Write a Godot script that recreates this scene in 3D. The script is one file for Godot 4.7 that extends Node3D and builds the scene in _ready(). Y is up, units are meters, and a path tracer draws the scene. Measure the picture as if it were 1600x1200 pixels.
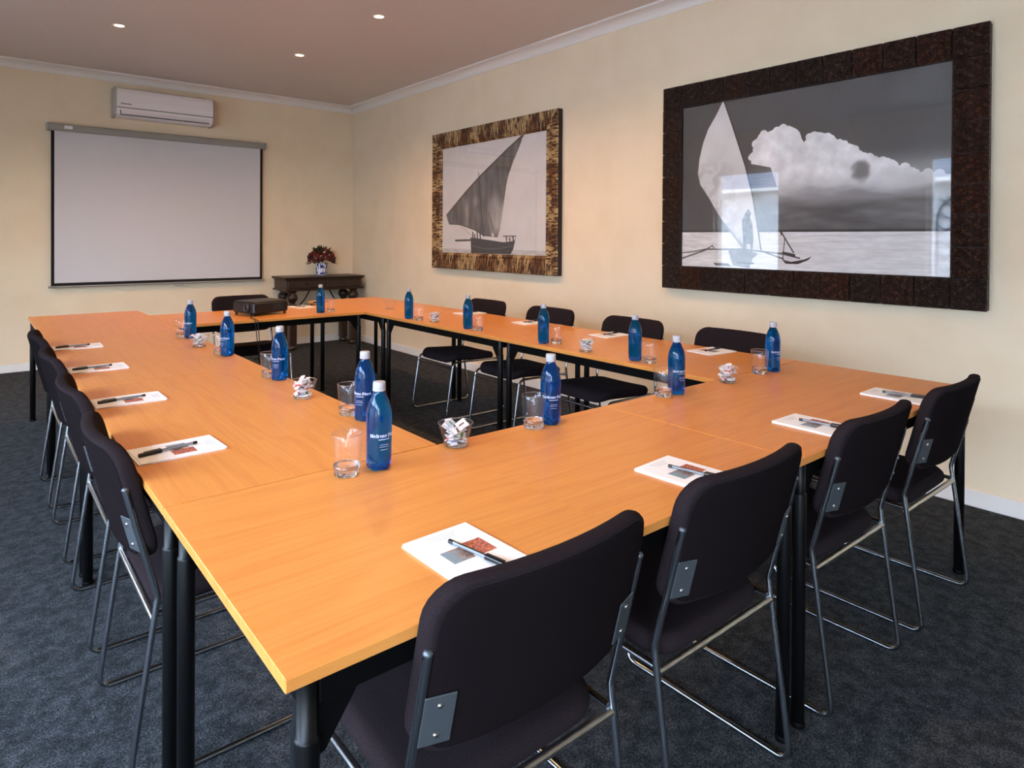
extends Node3D

# ---------------------------------------------------------------- geometry
class Geo:
	var v := PackedVector3Array()
	var uv := PackedVector2Array()
	var sg := PackedInt32Array()

	func tri(a: Vector3, b: Vector3, c: Vector3, s := -1, ua := Vector2.ZERO, ub := Vector2.ZERO, uc := Vector2.ZERO) -> void:
		if (b - a).cross(c - a).length_squared() < 1e-18:
			return
		v.append_array([a, b, c])
		uv.append_array([ua, ub, uc])
		sg.append_array([s, s, s])

	func quad(a: Vector3, b: Vector3, c: Vector3, d: Vector3, s := -1) -> void:
		tri(a, b, c, s, Vector2(0, 0), Vector2(1, 0), Vector2(1, 1))
		tri(a, c, d, s, Vector2(0, 0), Vector2(1, 1), Vector2(0, 1))

	# joins rings of points into a closed solid and turns its faces outwards
	func rings(r: Array, cap0 := true, cap1 := true, s := 0, loop := false) -> void:
		var start := v.size()
		var m := r.size()
		var n: int = r[0].size()
		for k in (m if loop else m - 1):
			var p: PackedVector3Array = r[k]
			var q: PackedVector3Array = r[(k + 1) % m]
			for i in n:
				var j := (i + 1) % n
				var u0 := float(i) / n
				var u1 := float(i + 1) / n
				var v0 := float(k) / (m - 1)
				var v1 := float(k + 1) / (m - 1)
				tri(p[i], q[i], q[j], s, Vector2(u0, v0), Vector2(u0, v1), Vector2(u1, v1))
				tri(p[i], q[j], p[j], s, Vector2(u0, v0), Vector2(u1, v1), Vector2(u1, v0))
		var caps := []
		if cap0 and not loop:
			caps.append([r[0], true])
		if cap1 and not loop:
			caps.append([r[m - 1], false])
		for cp in caps:
			var p: PackedVector3Array = cp[0]
			var c := Vector3.ZERO
			for x in p:
				c += x
			c /= n
			for i in n:
				var j := (i + 1) % n
				if cp[1]:
					tri(c, p[i], p[j], s if s < 0 else s + 1 + int(cp[1]))
				else:
					tri(c, p[j], p[i], s if s < 0 else s + 1 + int(cp[1]))
		var vol := 0.0
		for t in range(start, v.size(), 3):
			vol += v[t].dot(v[t + 1].cross(v[t + 2]))
		if vol > 0.0:
			for t in range(start, v.size(), 3):
				var x := v[t + 1]
				v[t + 1] = v[t + 2]
				v[t + 2] = x
				var y := uv[t + 1]
				uv[t + 1] = uv[t + 2]
				uv[t + 2] = y

	func outline(w: float, d: float, ch: float) -> Array:
		return [Vector2(-w / 2 + ch, -d / 2), Vector2(w / 2 - ch, -d / 2), Vector2(w / 2, -d / 2 + ch), Vector2(w / 2, d / 2 - ch), Vector2(w / 2 - ch, d / 2), Vector2(-w / 2 + ch, d / 2), Vector2(-w / 2, d / 2 - ch), Vector2(-w / 2, -d / 2 + ch)]

	# chamfered box
	func box(c: Vector3, size: Vector3, ch := 0.002, b := Basis.IDENTITY) -> void:
		ch = minf(ch, minf(size.x, minf(size.y, size.z)) * 0.45)
		var r := []
		for lv in [[-size.y / 2, ch], [-size.y / 2 + ch, 0.0], [size.y / 2 - ch, 0.0], [size.y / 2, ch]]:
			var p := PackedVector3Array()
			for o in outline(size.x - 2 * lv[1], size.z - 2 * lv[1], ch * (1.0 if lv[1] == 0.0 else 0.4)):
				p.append(c + b * Vector3(o.x, lv[0], o.y))
			r.append(p)
		rings(r, true, true, -1)

	func tube(pts: Array, rad: float, seg := 10, closed := false) -> void:
		var r := []
		var n := pts.size()
		var up := Vector3.ZERO
		for i in n:
			var a: Vector3 = pts[(i - 1 + n) % n] if closed else pts[maxi(i - 1, 0)]
			var b: Vector3 = pts[(i + 1) % n] if closed else pts[mini(i + 1, n - 1)]
			var t := (b - a).normalized()
			if up == Vector3.ZERO:
				up = t.cross(Vector3.UP if absf(t.y) < 0.9 else Vector3.RIGHT).normalized()
			up = (up - t * up.dot(t)).normalized()
			var w := t.cross(up)
			var p := PackedVector3Array()
			for k in seg:
				var an := TAU * k / seg
				p.append(pts[i] + (up * cos(an) + w * sin(an)) * rad)
			r.append(p)
		rings(r, true, true, 0, closed)

	# profile: [radius, height] pairs; wave: [lobes, depth, below height]
	func lathe(prof: Array, seg := 24, at := Vector3.ZERO, s := 0, loop := false, lobes := 0, depth := 0.0, below := 0.0) -> void:
		var r := []
		for q in prof:
			var p := PackedVector3Array()
			for k in seg:
				var an := TAU * k / seg
				var rr: float = q[0]
				if lobes and q[1] < below:
					rr *= 1.0 - depth * (1.0 - q[1] / below) * pow(0.5 - 0.5 * cos(lobes * an), 2.0)
				p.append(at + Vector3(rr * cos(an), q[1], rr * sin(an)))
			r.append(p)
		rings(r, true, true, s, loop)

	func planar(du: Vector3, dv: Vector3, off := Vector2.ZERO) -> void:
		for i in v.size():
			uv[i] = Vector2(v[i].dot(du), v[i].dot(dv)) + off

	func warp(f: Callable) -> void:
		for i in v.size():
			v[i] = f.call(v[i])

	func mesh() -> ArrayMesh:
		var st := SurfaceTool.new()
		st.begin(Mesh.PRIMITIVE_TRIANGLES)
		for i in v.size():
			st.set_smooth_group(sg[i])
			st.set_uv(uv[i])
			st.add_vertex(v[i])
		st.generate_normals()
		return st.commit()


var M := {}
var taken := {}
var rng := RandomNumberGenerator.new()


func numbered(called: String) -> String:
	if not taken.has(called):
		taken[called] = 0
		return called
	taken[called] += 1
	return "%s_%03d" % [called, taken[called]]


func tag(o: Node3D, label: String, category: String, group := "") -> void:
	o.set_meta("label", label)
	o.set_meta("category", category)
	if group:
		o.set_meta("group", group)


func thing(called: String, label: String, category: String, at := Vector3.ZERO, turn := 0.0, group := "") -> Node3D:
	var o := Node3D.new()
	o.name = numbered(called)
	add_child(o)
	o.position = at
	o.rotation.y = turn
	tag(o, label, category, group)
	return o


func part(called: String, g: Geo, m: Material, parent: Node3D) -> MeshInstance3D:
	var o := MeshInstance3D.new()
	o.name = called
	o.mesh = g.mesh()
	o.material_override = m
	parent.add_child(o, true)
	return o


func share(called: String, mesh: Mesh, m: Material, parent: Node3D, at := Vector3.ZERO, b := Basis.IDENTITY) -> MeshInstance3D:
	var o := MeshInstance3D.new()
	o.name = called
	o.mesh = mesh
	o.material_override = m
	o.transform = Transform3D(b, at)
	parent.add_child(o, true)
	return o


func struct(called: String, g: Geo, m: Material) -> MeshInstance3D:
	var o := part(called, g, m, self)
	o.set_meta("kind", "structure")
	return o


func bx(c: Vector3, size: Vector3, ch := 0.002, b := Basis.IDENTITY) -> Geo:
	var g := Geo.new()
	g.box(c, size, ch, b)
	return g


# box by its two corners
func bc(a: Vector3, b: Vector3, ch := 0.0015) -> Geo:
	return bx((a + b) / 2, (b - a).abs(), ch)


func tb(pts: Array, rad: float, seg := 10) -> Geo:
	var g := Geo.new()
	g.tube(pts, rad, seg)
	return g


func lt(prof: Array, seg := 24, at := Vector3.ZERO, s := 0) -> Geo:
	var g := Geo.new()
	g.lathe(prof, seg, at, s)
	return g


# rounds the corners of a polyline
func fillet(pts: Array, rads: Array, n := 6) -> Array:
	var out := [pts[0]]
	for i in range(1, pts.size() - 1):
		var p: Vector3 = pts[i]
		var a: Vector3 = (pts[i - 1] - p).normalized()
		var b: Vector3 = (pts[i + 1] - p).normalized()
		var half := acos(clampf(a.dot(b), -1, 1)) / 2
		var cut: float = rads[i - 1] / tan(half)
		var c: Vector3 = p + (a + b).normalized() * (rads[i - 1] / sin(half))
		var s := p + a * cut - c
		var e := p + b * cut - c
		for k in n + 1:
			out.append(c + s.slerp(e, float(k) / n))
	out.append(pts[pts.size() - 1])
	return out


func round_rect(w: float, h: float, r: float, n := 6, sub := 8) -> Array:
	var out := []
	for q in 4:
		var c := Vector2((w / 2 - r) * (1 if q in [0, 3] else -1), (h / 2 - r) * (1 if q < 2 else -1))
		for k in n + 1:
			out.append(c + Vector2.from_angle(PI / 2 * q + PI / 2 * k / n) * r)
		var d := Vector2((w / 2 - r) * (1 if q in [2, 3] else -1), (h / 2 - r) * (1 if q in [0, 3] else -1))
		var e: Vector2 = d + Vector2.from_angle(PI / 2 * (q + 1)) * r
		var s: Vector2 = out[out.size() - 1]
		for k in range(1, sub):
			out.append(s.lerp(e, float(k) / sub))
	return out


# an upholstered panel in the xy plane, thickness along z
func cushion(w: float, h: float, t: float, r: float, edge: float) -> Geo:
	var g := Geo.new()
	var rr := []
	var lv := []
	for f in [0.08, 0.3, 0.55, 0.8]:
		lv.append([f, -1.0, 0.0])
	for k in 7:
		var an := -PI / 2 + PI * k / 6
		lv.append([1.0, sin(an), edge * (1.0 - cos(an))])
	for f in [0.8, 0.55, 0.3, 0.08]:
		lv.append([f, 1.0, 0.0])
	for l in lv:
		var ins: float = l[2] if l[0] == 1.0 else edge
		var p := PackedVector3Array()
		for o in round_rect(w - 2 * ins, h - 2 * ins, maxf(r - ins, 0.01)):
			p.append(Vector3(o.x * l[0], o.y * l[0], l[1] * t / 2))
		rr.append(p)
	g.rings(rr, true, true, 0)
	for i in g.sg.size():
		g.sg[i] = 0
	return g


# ---------------------------------------------------------------- pictures
func noise(freq: float, sd: int, oct := 3) -> FastNoiseLite:
	var n := FastNoiseLite.new()
	n.seed = sd
	n.frequency = freq
	n.noise_type = FastNoiseLite.TYPE_SIMPLEX_SMOOTH
	n.fractal_octaves = oct
	return n


func img(w: int, h: int, f: Callable) -> Image:
	var im := Image.create_empty(w, h, false, Image.FORMAT_RGB8)
	for y in h:
		for x in w:
			im.set_pixel(x, y, f.call(x, y))
	return im


func tex(im: Image) -> ImageTexture:
	return ImageTexture.create_from_image(im)


func grey(x: float) -> Color:
	return Color(x, x, x)


# fills a polygon given in 0..1 picture coordinates
func poly(im: Image, pts: Array, f: Callable) -> void:
	var w := im.get_width()
	var h := im.get_height()
	var pp := PackedVector2Array()
	var lo := Vector2(1e9, 1e9)
	var hi := -lo
	for p in pts:
		var q := Vector2(p[0] * w, p[1] * h)
		pp.append(q)
		lo = lo.min(q)
		hi = hi.max(q)
	for y in range(maxi(0, int(lo.y)), mini(h, int(hi.y) + 2)):
		var xs := []
		for i in pp.size():
			var a := pp[i]
			var b := pp[(i + 1) % pp.size()]
			if (a.y <= y) != (b.y <= y):
				xs.append(a.x + (y - a.y) / (b.y - a.y) * (b.x - a.x))
		xs.sort()
		for k in range(0, xs.size() - 1, 2):
			for x in range(maxi(0, roundi(xs[k])), mini(w, roundi(xs[k + 1]))):
				im.set_pixel(x, y, f.call(x, y, im.get_pixel(x, y)))


func stroke(im: Image, pts: Array, wide: float, c: Color) -> void:
	for i in pts.size() - 1:
		var a := Vector2(pts[i][0], pts[i][1])
		var b := Vector2(pts[i + 1][0], pts[i + 1][1])
		var asp := float(im.get_height()) / im.get_width()
		var d := (b - a)
		var n := Vector2(-d.y * asp, d.x / asp).normalized() * wide / 2 if d.length() > 0 else Vector2.ZERO
		n = Vector2(n.x, n.y / asp)
		poly(im, [a + n, b + n, b - n, a - n].map(func(p): return [p.x, p.y]), func(_x, _y, _o): return c)


func large_print() -> Image:
	var w := 880
	var h := 597
	var n1 := noise(0.006, 11, 5)
	var n2 := noise(0.02, 12, 4)
	var n3 := noise(0.05, 13, 2)
	var im := img(w, h, func(x, y):
		var t := float(y) / h
		var u := float(x) / w
		var a: float = n1.get_noise_2d(x * 0.5, y * 1.6)
		var b: float = n2.get_noise_2d(x * 0.5, y * 1.8)
		var k: float = 0.27 + 0.02 * n1.get_noise_2d(x, y) + 0.03 * u
		if t >= 0.785:
			k = 0.84 + 0.07 * n2.get_noise_2d(x * 0.35, y * 2.5) + 0.05 * n3.get_noise_2d(x * 0.3, y * 2.0)
		elif t > 0.772:
			k = 0.14 + 0.06 * b
		elif u > 0.27:
			var haze := smoothstep(0.36, 0.50, t) * smoothstep(0.27, 0.42, u)
			k = lerpf(k, 0.55 + 0.1 * a, haze)
			var low := smoothstep(0.585, 0.66, t + 0.05 * a)
			k = lerpf(k, 0.33 + 0.14 * a + 0.07 * b, low * smoothstep(0.27, 0.40, u))
		return grey(clampf(k, 0.05, 0.97)))
	# the cumulus: its traced outline with small billows along the edge
	var edge := [[0.319, 0.349], [0.342, 0.326], [0.338, 0.274], [0.371, 0.223], [0.408, 0.23], [0.43, 0.203], [0.458, 0.205], [0.49, 0.224], [0.507, 0.262], [0.518, 0.313], [0.548, 0.269], [0.575, 0.262], [0.602, 0.271], [0.639, 0.305], [0.689, 0.338], [0.715, 0.376], [0.737, 0.403], [0.755, 0.408], [0.783, 0.424], [0.825, 0.448], [0.842, 0.478], [0.865, 0.472], [0.899, 0.498], [0.996, 0.522]]
	var shade := func(x, y, o):
		var t := float(y) / h
		var k: float = 0.88 + 0.10 * n2.get_noise_2d(x * 0.7, y * 0.7) - 0.05 * n1.get_noise_2d(x, y)
		k = lerpf(k, 0.70 + 0.1 * n1.get_noise_2d(x * 0.4, y * 1.5), smoothstep(0.44, 0.60, t))
		k = lerpf(k, o.r, smoothstep(0.545, 0.60, t + 0.05 * n1.get_noise_2d(x * 0.6, y * 1.5)))
		return grey(clampf(k, 0.1, 0.97))
	poly(im, edge + [[1.0, 0.6], [0.9, 0.607], [0.72, 0.59], [0.52, 0.616], [0.447, 0.621], [0.42, 0.5], [0.40, 0.42], [0.319, 0.39]], shade)
	var rb := RandomNumberGenerator.new()
	rb.seed = 3
	for q in edge.size() - 1:
		if q in [9]:
			continue
		for e in 3:
			var c := Vector2(edge[q][0], edge[q][1]).lerp(Vector2(edge[q + 1][0], edge[q + 1][1]), e / 3.0)
			var rd := rb.randf_range(0.008, 0.017)
			var circle := range(14).map(func(m): return [c.x + rd * cos(TAU * m / 14), c.y + 0.004 + rd * 1.47 * sin(TAU * m / 14)])
			poly(im, circle, shade)
	poly(im, [[0.66, 0.38], [0.79, 0.38], [0.79, 0.56], [0.66, 0.56]], func(x, y, o):
		var d := Vector2(float(x) / w - 0.728, (float(y) / h - 0.475) * 0.5).length() + 0.010 * n2.get_noise_2d(x, y)
		return o.lerp(grey(0.46), 1.0 - smoothstep(0.014, 0.038, d)))
	var sail := [[0.193, -0.003], [0.164, 0.072], [0.126, 0.152], [0.101, 0.236], [0.084, 0.333], [0.077, 0.422], [0.089, 0.49], [0.129, 0.57], [0.168, 0.66], [0.21, 0.747], [0.251, 0.823], [0.287, 0.883], [0.359, 0.878], [0.352, 0.781], [0.34, 0.667], [0.328, 0.573], [0.296, 0.414], [0.255, 0.218], [0.222, 0.084]]
	poly(im, sail, func(x, y, _o):
		var u := float(x) / w
		var t := float(y) / h
		var fold: float = 0.5 + 0.5 * sin((u * 60.0 + t * 34.0) + 4.0 * n2.get_noise_2d(x, y))
		var k: float = 0.80 + 0.05 * n1.get_noise_2d(x, y) - 0.10 * fold * (1.0 - smoothstep(0.05, 0.17, absf(u - 0.12 - 0.25 * maxf(t - 0.5, 0.0)))) * smoothstep(0.3, 0.45, t)
		if t > 0.62 and u < 0.14 + (t - 0.62) * 0.62:
			k -= 0.22 * smoothstep(0.6, 0.75, t)
		return grey(k))
	stroke(im, [[0.197, -0.005], [0.239, 0.162], [0.296, 0.403], [0.328, 0.583], [0.352, 0.781], [0.364, 0.889]], 0.0055, grey(0.13))
	stroke(im, [[0.329, 0.583], [0.372, 0.7], [0.4, 0.8]], 0.0015, grey(0.5))
	stroke(im, [[0.002, 0.949], [0.127, 0.889], [0.283, 0.885], [0.449, 0.906], [0.491, 0.92], [0.518, 0.929]], 0.006, grey(0.28))
	stroke(im, [[0.0, 0.915], [0.06, 0.905], [0.127, 0.885], [0.15, 0.865], [0.16, 0.89]], 0.005, grey(0.35))
	stroke(im, [[0.441, 0.776], [0.494, 0.9]], 0.005, grey(0.15))
	stroke(im, [[0.459, 0.821], [0.452, 0.931]], 0.0035, grey(0.2))
	stroke(im, [[0.368, 0.894], [0.456, 0.936]], 0.005, grey(0.18))
	stroke(im, [[0.441, 0.776], [0.449, 0.8]], 0.008, grey(0.1))
	stroke(im, [[0.449, 0.90], [0.5, 0.915]], 0.01, grey(0.1))
	poly(im, [[0.223, 0.892], [0.244, 0.982], [0.315, 0.994], [0.33, 0.936], [0.353, 0.91], [0.315, 0.89]], func(x, y, _o): return grey(0.42 + 0.12 * n2.get_noise_2d(x, y)))
	poly(im, [[0.449, 0.937], [0.484, 0.95], [0.532, 0.936], [0.562, 0.917], [0.549, 0.937], [0.512, 0.96], [0.463, 0.961]], func(_x, _y, _o): return grey(0.08))
	poly(im, [[0.153, 0.97], [0.22, 0.97], [0.236, 0.988], [0.165, 0.985]], func(_x, _y, _o): return grey(0.22))
	stroke(im, [[0.26, 0.965], [0.335, 0.965]], 0.006, grey(0.1))
	poly(im, [[0.309, 0.65], [0.321, 0.671], [0.317, 0.697], [0.327, 0.739], [0.332, 0.822], [0.329, 0.89], [0.322, 0.89], [0.318, 0.853], [0.303, 0.854], [0.299, 0.893], [0.291, 0.894], [0.287, 0.822], [0.282, 0.717], [0.294, 0.681]], func(x, y, _o): return grey(0.30 + 0.22 * n3.get_noise_2d(x * 1.5, y)))
	return im


func small_print() -> Image:
	var w := 700
	var h := 477
	var n1 := noise(0.008, 31, 4)
	var n2 := noise(0.03, 32, 3)
	var im := img(w, h, func(x, y):
		var k: float = 0.80 + 0.02 * n1.get_noise_2d(x, y)
		if y > h * 0.955:
			k = 0.70 + 0.12 * n2.get_noise_2d(x * 0.4, y * 2.0)
		return grey(k))
	poly(im, [[0.818, -0.004], [0.781, 0.009], [0.673, 0.099], [0.559, 0.183], [0.404, 0.309], [0.252, 0.446], [0.048, 0.647], [0.077, 0.723], [0.2, 0.731], [0.357, 0.783], [0.444, 0.833], [0.516, 0.843], [0.581, 0.843], [0.603, 0.775], [0.631, 0.588], [0.658, 0.402], [0.674, 0.332], [0.717, 0.213], [0.771, 0.099], [0.797, 0.032]], func(x, y, _o):
		var u := float(x) / w
		var t := float(y) / h
		var k: float = 0.34 + 0.12 * n2.get_noise_2d(x * 0.9, y * 0.15) + 0.08 * n1.get_noise_2d(x, y)
		k += 0.26 * (1.0 - smoothstep(0.03, 0.14, Vector2(u - 0.56, (t - 0.66) * 0.6).length()))
		k += 0.16 * (1.0 - smoothstep(0.0, 0.035, absf(u - 0.27))) * smoothstep(0.45, 0.6, t)
		k += 0.14 * (1.0 - smoothstep(0.0, 0.05, Vector2(u - 0.37, (t - 0.52) * 0.7).length()))
		return grey(clampf(k, 0.12, 0.8)))
	stroke(im, [[0.048, 0.64], [0.252, 0.44], [0.404, 0.305], [0.673, 0.095], [0.81, 0.0]], 0.009, grey(0.14))
	stroke(im, [[0.391, 0.265], [0.407, 0.468], [0.444, 0.849]], 0.006, grey(0.08))
	stroke(im, [[0.077, 0.723], [0.2, 0.731], [0.357, 0.783], [0.444, 0.833], [0.581, 0.843]], 0.005, grey(0.12))
	stroke(im, [[0.491, 0.624], [0.54, 0.785]], 0.005, grey(0.12))
	stroke(im, [[0.2, 0.735], [0.34, 0.85]], 0.002, grey(0.45))
	poly(im, [[0.53, 0.80], [0.52, 0.84], [0.55, 0.84]], func(_x, _y, _o): return grey(0.8))
	poly(im, [[0.313, 0.85], [0.32, 0.994], [0.7, 0.99], [0.722, 0.95], [0.748, 0.838], [0.732, 0.878], [0.633, 0.89], [0.444, 0.865]], func(x, y, _o): return grey(0.10 + 0.05 * n2.get_noise_2d(x, y * 3.0)))
	stroke(im, [[0.32, 0.925], [0.45, 0.95], [0.6, 0.945], [0.72, 0.92]], 0.004, grey(0.34))
	stroke(im, [[0.147, 0.88], [0.313, 0.874]], 0.012, grey(0.22))
	for p in [[0.335, 0.80], [0.355, 0.82], [0.38, 0.79], [0.41, 0.81], [0.66, 0.84], [0.69, 0.85], [0.72, 0.84]]:
		stroke(im, [[p[0], p[1]], [p[0] + 0.004, 0.88]], 0.011, grey(0.10))
	stroke(im, [[0.63, 0.838], [0.748, 0.838]], 0.005, grey(0.15))
	stroke(im, [[0.66, 0.835], [0.665, 0.9]], 0.004, grey(0.15))
	return im


func cover_print() -> Image:
	var w := 222
	var h := 315
	var n := noise(0.05, 41, 3)
	var im := img(w, h, func(x, y): return grey(0.93 + 0.01 * n.get_noise_2d(x, y)))
	for k in 3:
		stroke(im, [[0.28 + 0.04 * k, 0.075 + 0.04 * k], [0.72 - 0.04 * k, 0.075 + 0.04 * k]], 0.018, Color(0.72, 0.76, 0.78))
	poly(im, [[0.20, 0.37], [0.52, 0.37], [0.52, 0.60], [0.20, 0.60]], func(x, y, _o): return Color(0.45, 0.55, 0.6).lerp(Color(0.55, 0.42, 0.36), clampf((x - 60.0) / 50.0 + n.get_noise_2d(x, y), 0, 1)))
	poly(im, [[0.55, 0.33], [0.85, 0.33], [0.85, 0.60], [0.55, 0.60]], func(x, y, _o):
		var k: float = n.get_noise_2d(x * 1.3, y * 1.3)
		return Color(0.42, 0.12, 0.10).lerp(Color(0.85, 0.5, 0.3) if k > 0 else Color(0.75, 0.45, 0.45), clampf(absf(k) * 3.0, 0, 1)))
	poly(im, [[0.40, 0.45], [0.62, 0.45], [0.62, 0.56], [0.40, 0.56]], func(x, y, _o): return Color(0.34, 0.26, 0.24).lerp(Color(0.6, 0.5, 0.46), clampf(n.get_noise_2d(x * 2.0, y) + 0.4, 0, 1)))
	for k in 4:
		stroke(im, [[0.3, 0.70 + 0.03 * k], [0.7, 0.70 + 0.03 * k]], 0.008, Color(0.8, 0.82, 0.84))
	return im


func wood_image(sd: int) -> Image:
	var n1 := noise(0.004, sd, 3)
	var n2 := noise(0.03, sd + 1, 2)
	var n3 := noise(0.12, sd + 2, 2)
	var c0 := Color(0.835, 0.56, 0.28)
	var c1 := Color(0.77, 0.47, 0.215)
	return img(1024, 512, func(x, y):
		var wob: float = n1.get_noise_2d(x * 0.5, y * 1.3) * 30.0
		var fig: float = 0.5 + 0.5 * sin((y + wob) * 0.11 + 5.0 * n1.get_noise_2d(x * 0.25 + 900.0, y * 2.0))
		var fine: float = n2.get_noise_2d(x * 0.10, y * 3.2 + wob * 0.6)
		var pore: float = n3.get_noise_2d(x * 0.16, y * 3.5)
		var k: float = 0.26 * pow(fig, 4.0) + 0.30 * fine + (0.16 if pore > 0.45 else 0.0) + 0.22
		return c0.lerp(c1, clampf(k, 0.0, 1.0)))


func mat(c: Color, rough := 0.6, metal := 0.0) -> StandardMaterial3D:
	var m := StandardMaterial3D.new()
	m.albedo_color = c
	m.roughness = rough
	m.metallic = metal
	return m


func noisy(freq: float, c0: Color, c1: Color, sd: int, size := 256) -> NoiseTexture2D:
	var t := NoiseTexture2D.new()
	t.width = size
	t.height = size
	t.seamless = true
	t.noise = noise(freq, sd, 4)
	var gr := Gradient.new()
	gr.colors = PackedColorArray([c0, c1])
	gr.offsets = PackedFloat32Array([0.25, 0.75])
	t.color_ramp = gr
	return t


func tri_mat(m: StandardMaterial3D, scale: float) -> StandardMaterial3D:
	m.uv1_triplanar = true
	m.uv1_world_triplanar = true
	m.uv1_scale = Vector3.ONE * scale
	return m


func make_materials() -> void:
	M.wall = tri_mat(mat(Color.WHITE, 0.85), 0.6)
	M.wall.albedo_texture = noisy(0.012, Color(0.90, 0.822, 0.70), Color(0.915, 0.842, 0.725), 5)
	M.ceiling = mat(Color(0.84, 0.80, 0.77), 0.9)
	M.trim = mat(Color(0.90, 0.88, 0.85), 0.45)
	M.carpet = tri_mat(mat(Color.WHITE, 1.0), 1.3)
	M.carpet.albedo_texture = noisy(0.02, Color(0.158, 0.163, 0.169), Color(0.315, 0.321, 0.327), 6, 512)
	M.carpet.albedo_texture.noise.fractal_octaves = 6
	M.carpet.albedo_texture.noise.fractal_gain = 0.82
	M.carpet.detail_enabled = true
	M.carpet.detail_blend_mode = BaseMaterial3D.BLEND_MODE_MUL
	M.carpet.detail_uv_layer = BaseMaterial3D.DETAIL_UV_2
	M.carpet.uv2_triplanar = true
	M.carpet.uv2_world_triplanar = true
	M.carpet.uv2_scale = Vector3.ONE * 2.3
	M.carpet.detail_albedo = noisy(0.11, Color(0.5, 0.5, 0.5), Color(1, 1, 1), 7, 512)
	M.carpet.heightmap_enabled = true
	M.carpet.heightmap_scale = 0.06
	M.carpet.heightmap_texture = noisy(0.22, Color.BLACK, Color.WHITE, 8, 512)
	M.carpet.metallic_specular = 0.2
	M.carpet.rim_enabled = true
	M.carpet.rim = 0.06
	var wt := [tex(wood_image(60)), tex(wood_image(80))]
	M.wood = []
	for t in wt:
		var m := mat(Color.WHITE, 0.30)
		m.albedo_texture = t
		m.metallic_specular = 0.34
		M.wood.append(m)
	M.black_metal = mat(Color(0.016, 0.016, 0.018), 0.4)
	M.black_metal.metallic_specular = 0.35
	M.apron = mat(Color(0.016, 0.016, 0.017), 0.6)
	M.apron.metallic_specular = 0.2
	M.chrome = mat(Color(0.64, 0.66, 0.68), 0.24, 1.0)
	M.chrome_bar = mat(Color(0.72, 0.71, 0.69), 0.28, 1.0)
	M.plate = mat(Color(0.36, 0.38, 0.395), 0.4, 0.6)
	M.fabric = tri_mat(mat(Color.WHITE, 0.95), 6.0)
	M.fabric.albedo_texture = noisy(0.2, Color(0.115, 0.093, 0.099), Color(0.175, 0.143, 0.151), 9)
	M.fabric.metallic_specular = 0.06
	M.fabric.rim_enabled = true
	M.fabric.rim = 0.012
	M.fabric.uv1_world_triplanar = false
	M.shell = mat(Color(0.098, 0.08, 0.084), 0.95)
	M.shell.metallic_specular = 0.06
	M.glass = mat(Color(1, 1, 1, 0.004), 0.02)
	M.glass.metallic_specular = 0.36
	M.glass.transparency = BaseMaterial3D.TRANSPARENCY_ALPHA
	M.picture_glass = mat(Color(1, 1, 1, 0.002), 0.02)
	M.picture_glass.transparency = BaseMaterial3D.TRANSPARENCY_ALPHA
	M.picture_glass.metallic_specular = 0.46
	M.glass_base = mat(Color(1, 1, 1, 0.02), 0.02)
	M.glass_base.refraction_enabled = true
	M.glass_base.refraction_scale = 0.05
	M.bottle = mat(Color(0.0, 0.44, 0.80, 0.08), 0.02)
	M.bottle.refraction_enabled = true
	M.bottle.refraction_scale = 0.035
	M.cap = mat(Color(0.66, 0.66, 0.68), 0.5)
	M.ink = mat(Color(0.76, 0.80, 0.86), 0.5)
	M.paper = mat(Color(0.92, 0.92, 0.91), 0.7)
	M.cover = mat(Color.WHITE, 0.45)
	M.cover.albedo_texture = tex(cover_print())
	M.pen_black = mat(Color(0.03, 0.03, 0.035), 0.3)
	M.pen_clear = mat(Color(0.5, 0.52, 0.54), 0.25)
	M.screen = mat(Color(0.80, 0.79, 0.80), 0.9)
	M.screen_black = mat(Color(0.012, 0.012, 0.014), 0.85)
	M.screen_case = mat(Color(0.58, 0.57, 0.54), 0.5)
	M.ac = mat(Color(0.93, 0.91, 0.91), 0.3)
	M.ac_side = mat(Color(0.66, 0.645, 0.61), 0.5)
	M.dark_gap = mat(Color(0.06, 0.055, 0.055), 0.8)
	M.print_grey = mat(Color(0.25, 0.25, 0.26), 0.6)
	M.antique = tri_mat(mat(Color.WHITE, 0.42), 3.0)
	M.antique.albedo_texture = noisy(0.03, Color(0.125, 0.07, 0.05), Color(0.20, 0.11, 0.075), 14)
	M.iron = mat(Color(0.05, 0.045, 0.045), 0.5, 0.6)
	M.projector = mat(Color(0.03, 0.03, 0.032), 0.42)
	M.projector_top = mat(Color(0.07, 0.07, 0.073), 0.38)
	M.lens_ring = mat(Color(0.25, 0.26, 0.28), 0.3, 0.7)
	M.lens = mat(Color(0.02, 0.02, 0.03), 0.05)
	M.rose = mat(Color(0.36, 0.035, 0.045), 0.65)
	M.rose_dark = mat(Color(0.24, 0.02, 0.035), 0.65)
	M.leaf = mat(Color(0.13, 0.20, 0.07), 0.55)
	M.leaf_light = mat(Color(0.30, 0.36, 0.15), 0.55)
	M.lamp_trim = mat(Color(0.85, 0.84, 0.82), 0.4)
	M.lamp_glow = mat(Color(1, 0.9, 0.75), 0.5)
	M.lamp_glow.emission_enabled = true
	M.lamp_glow.emission = Color(1.0, 0.86, 0.66)
	M.lamp_glow.emission_energy_multiplier = 7.0
	M.large_print = mat(Color.WHITE, 0.5)
	M.large_print.albedo_texture = tex(large_print())
	M.small_print = mat(Color.WHITE, 0.55)
	M.small_print.albedo_texture = tex(small_print())
	# embossed dark metal plates: scrolls and dents as fine relief
	var ne := noise(0.02, 21, 4)
	var nf := noise(0.09, 22, 2)
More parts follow.
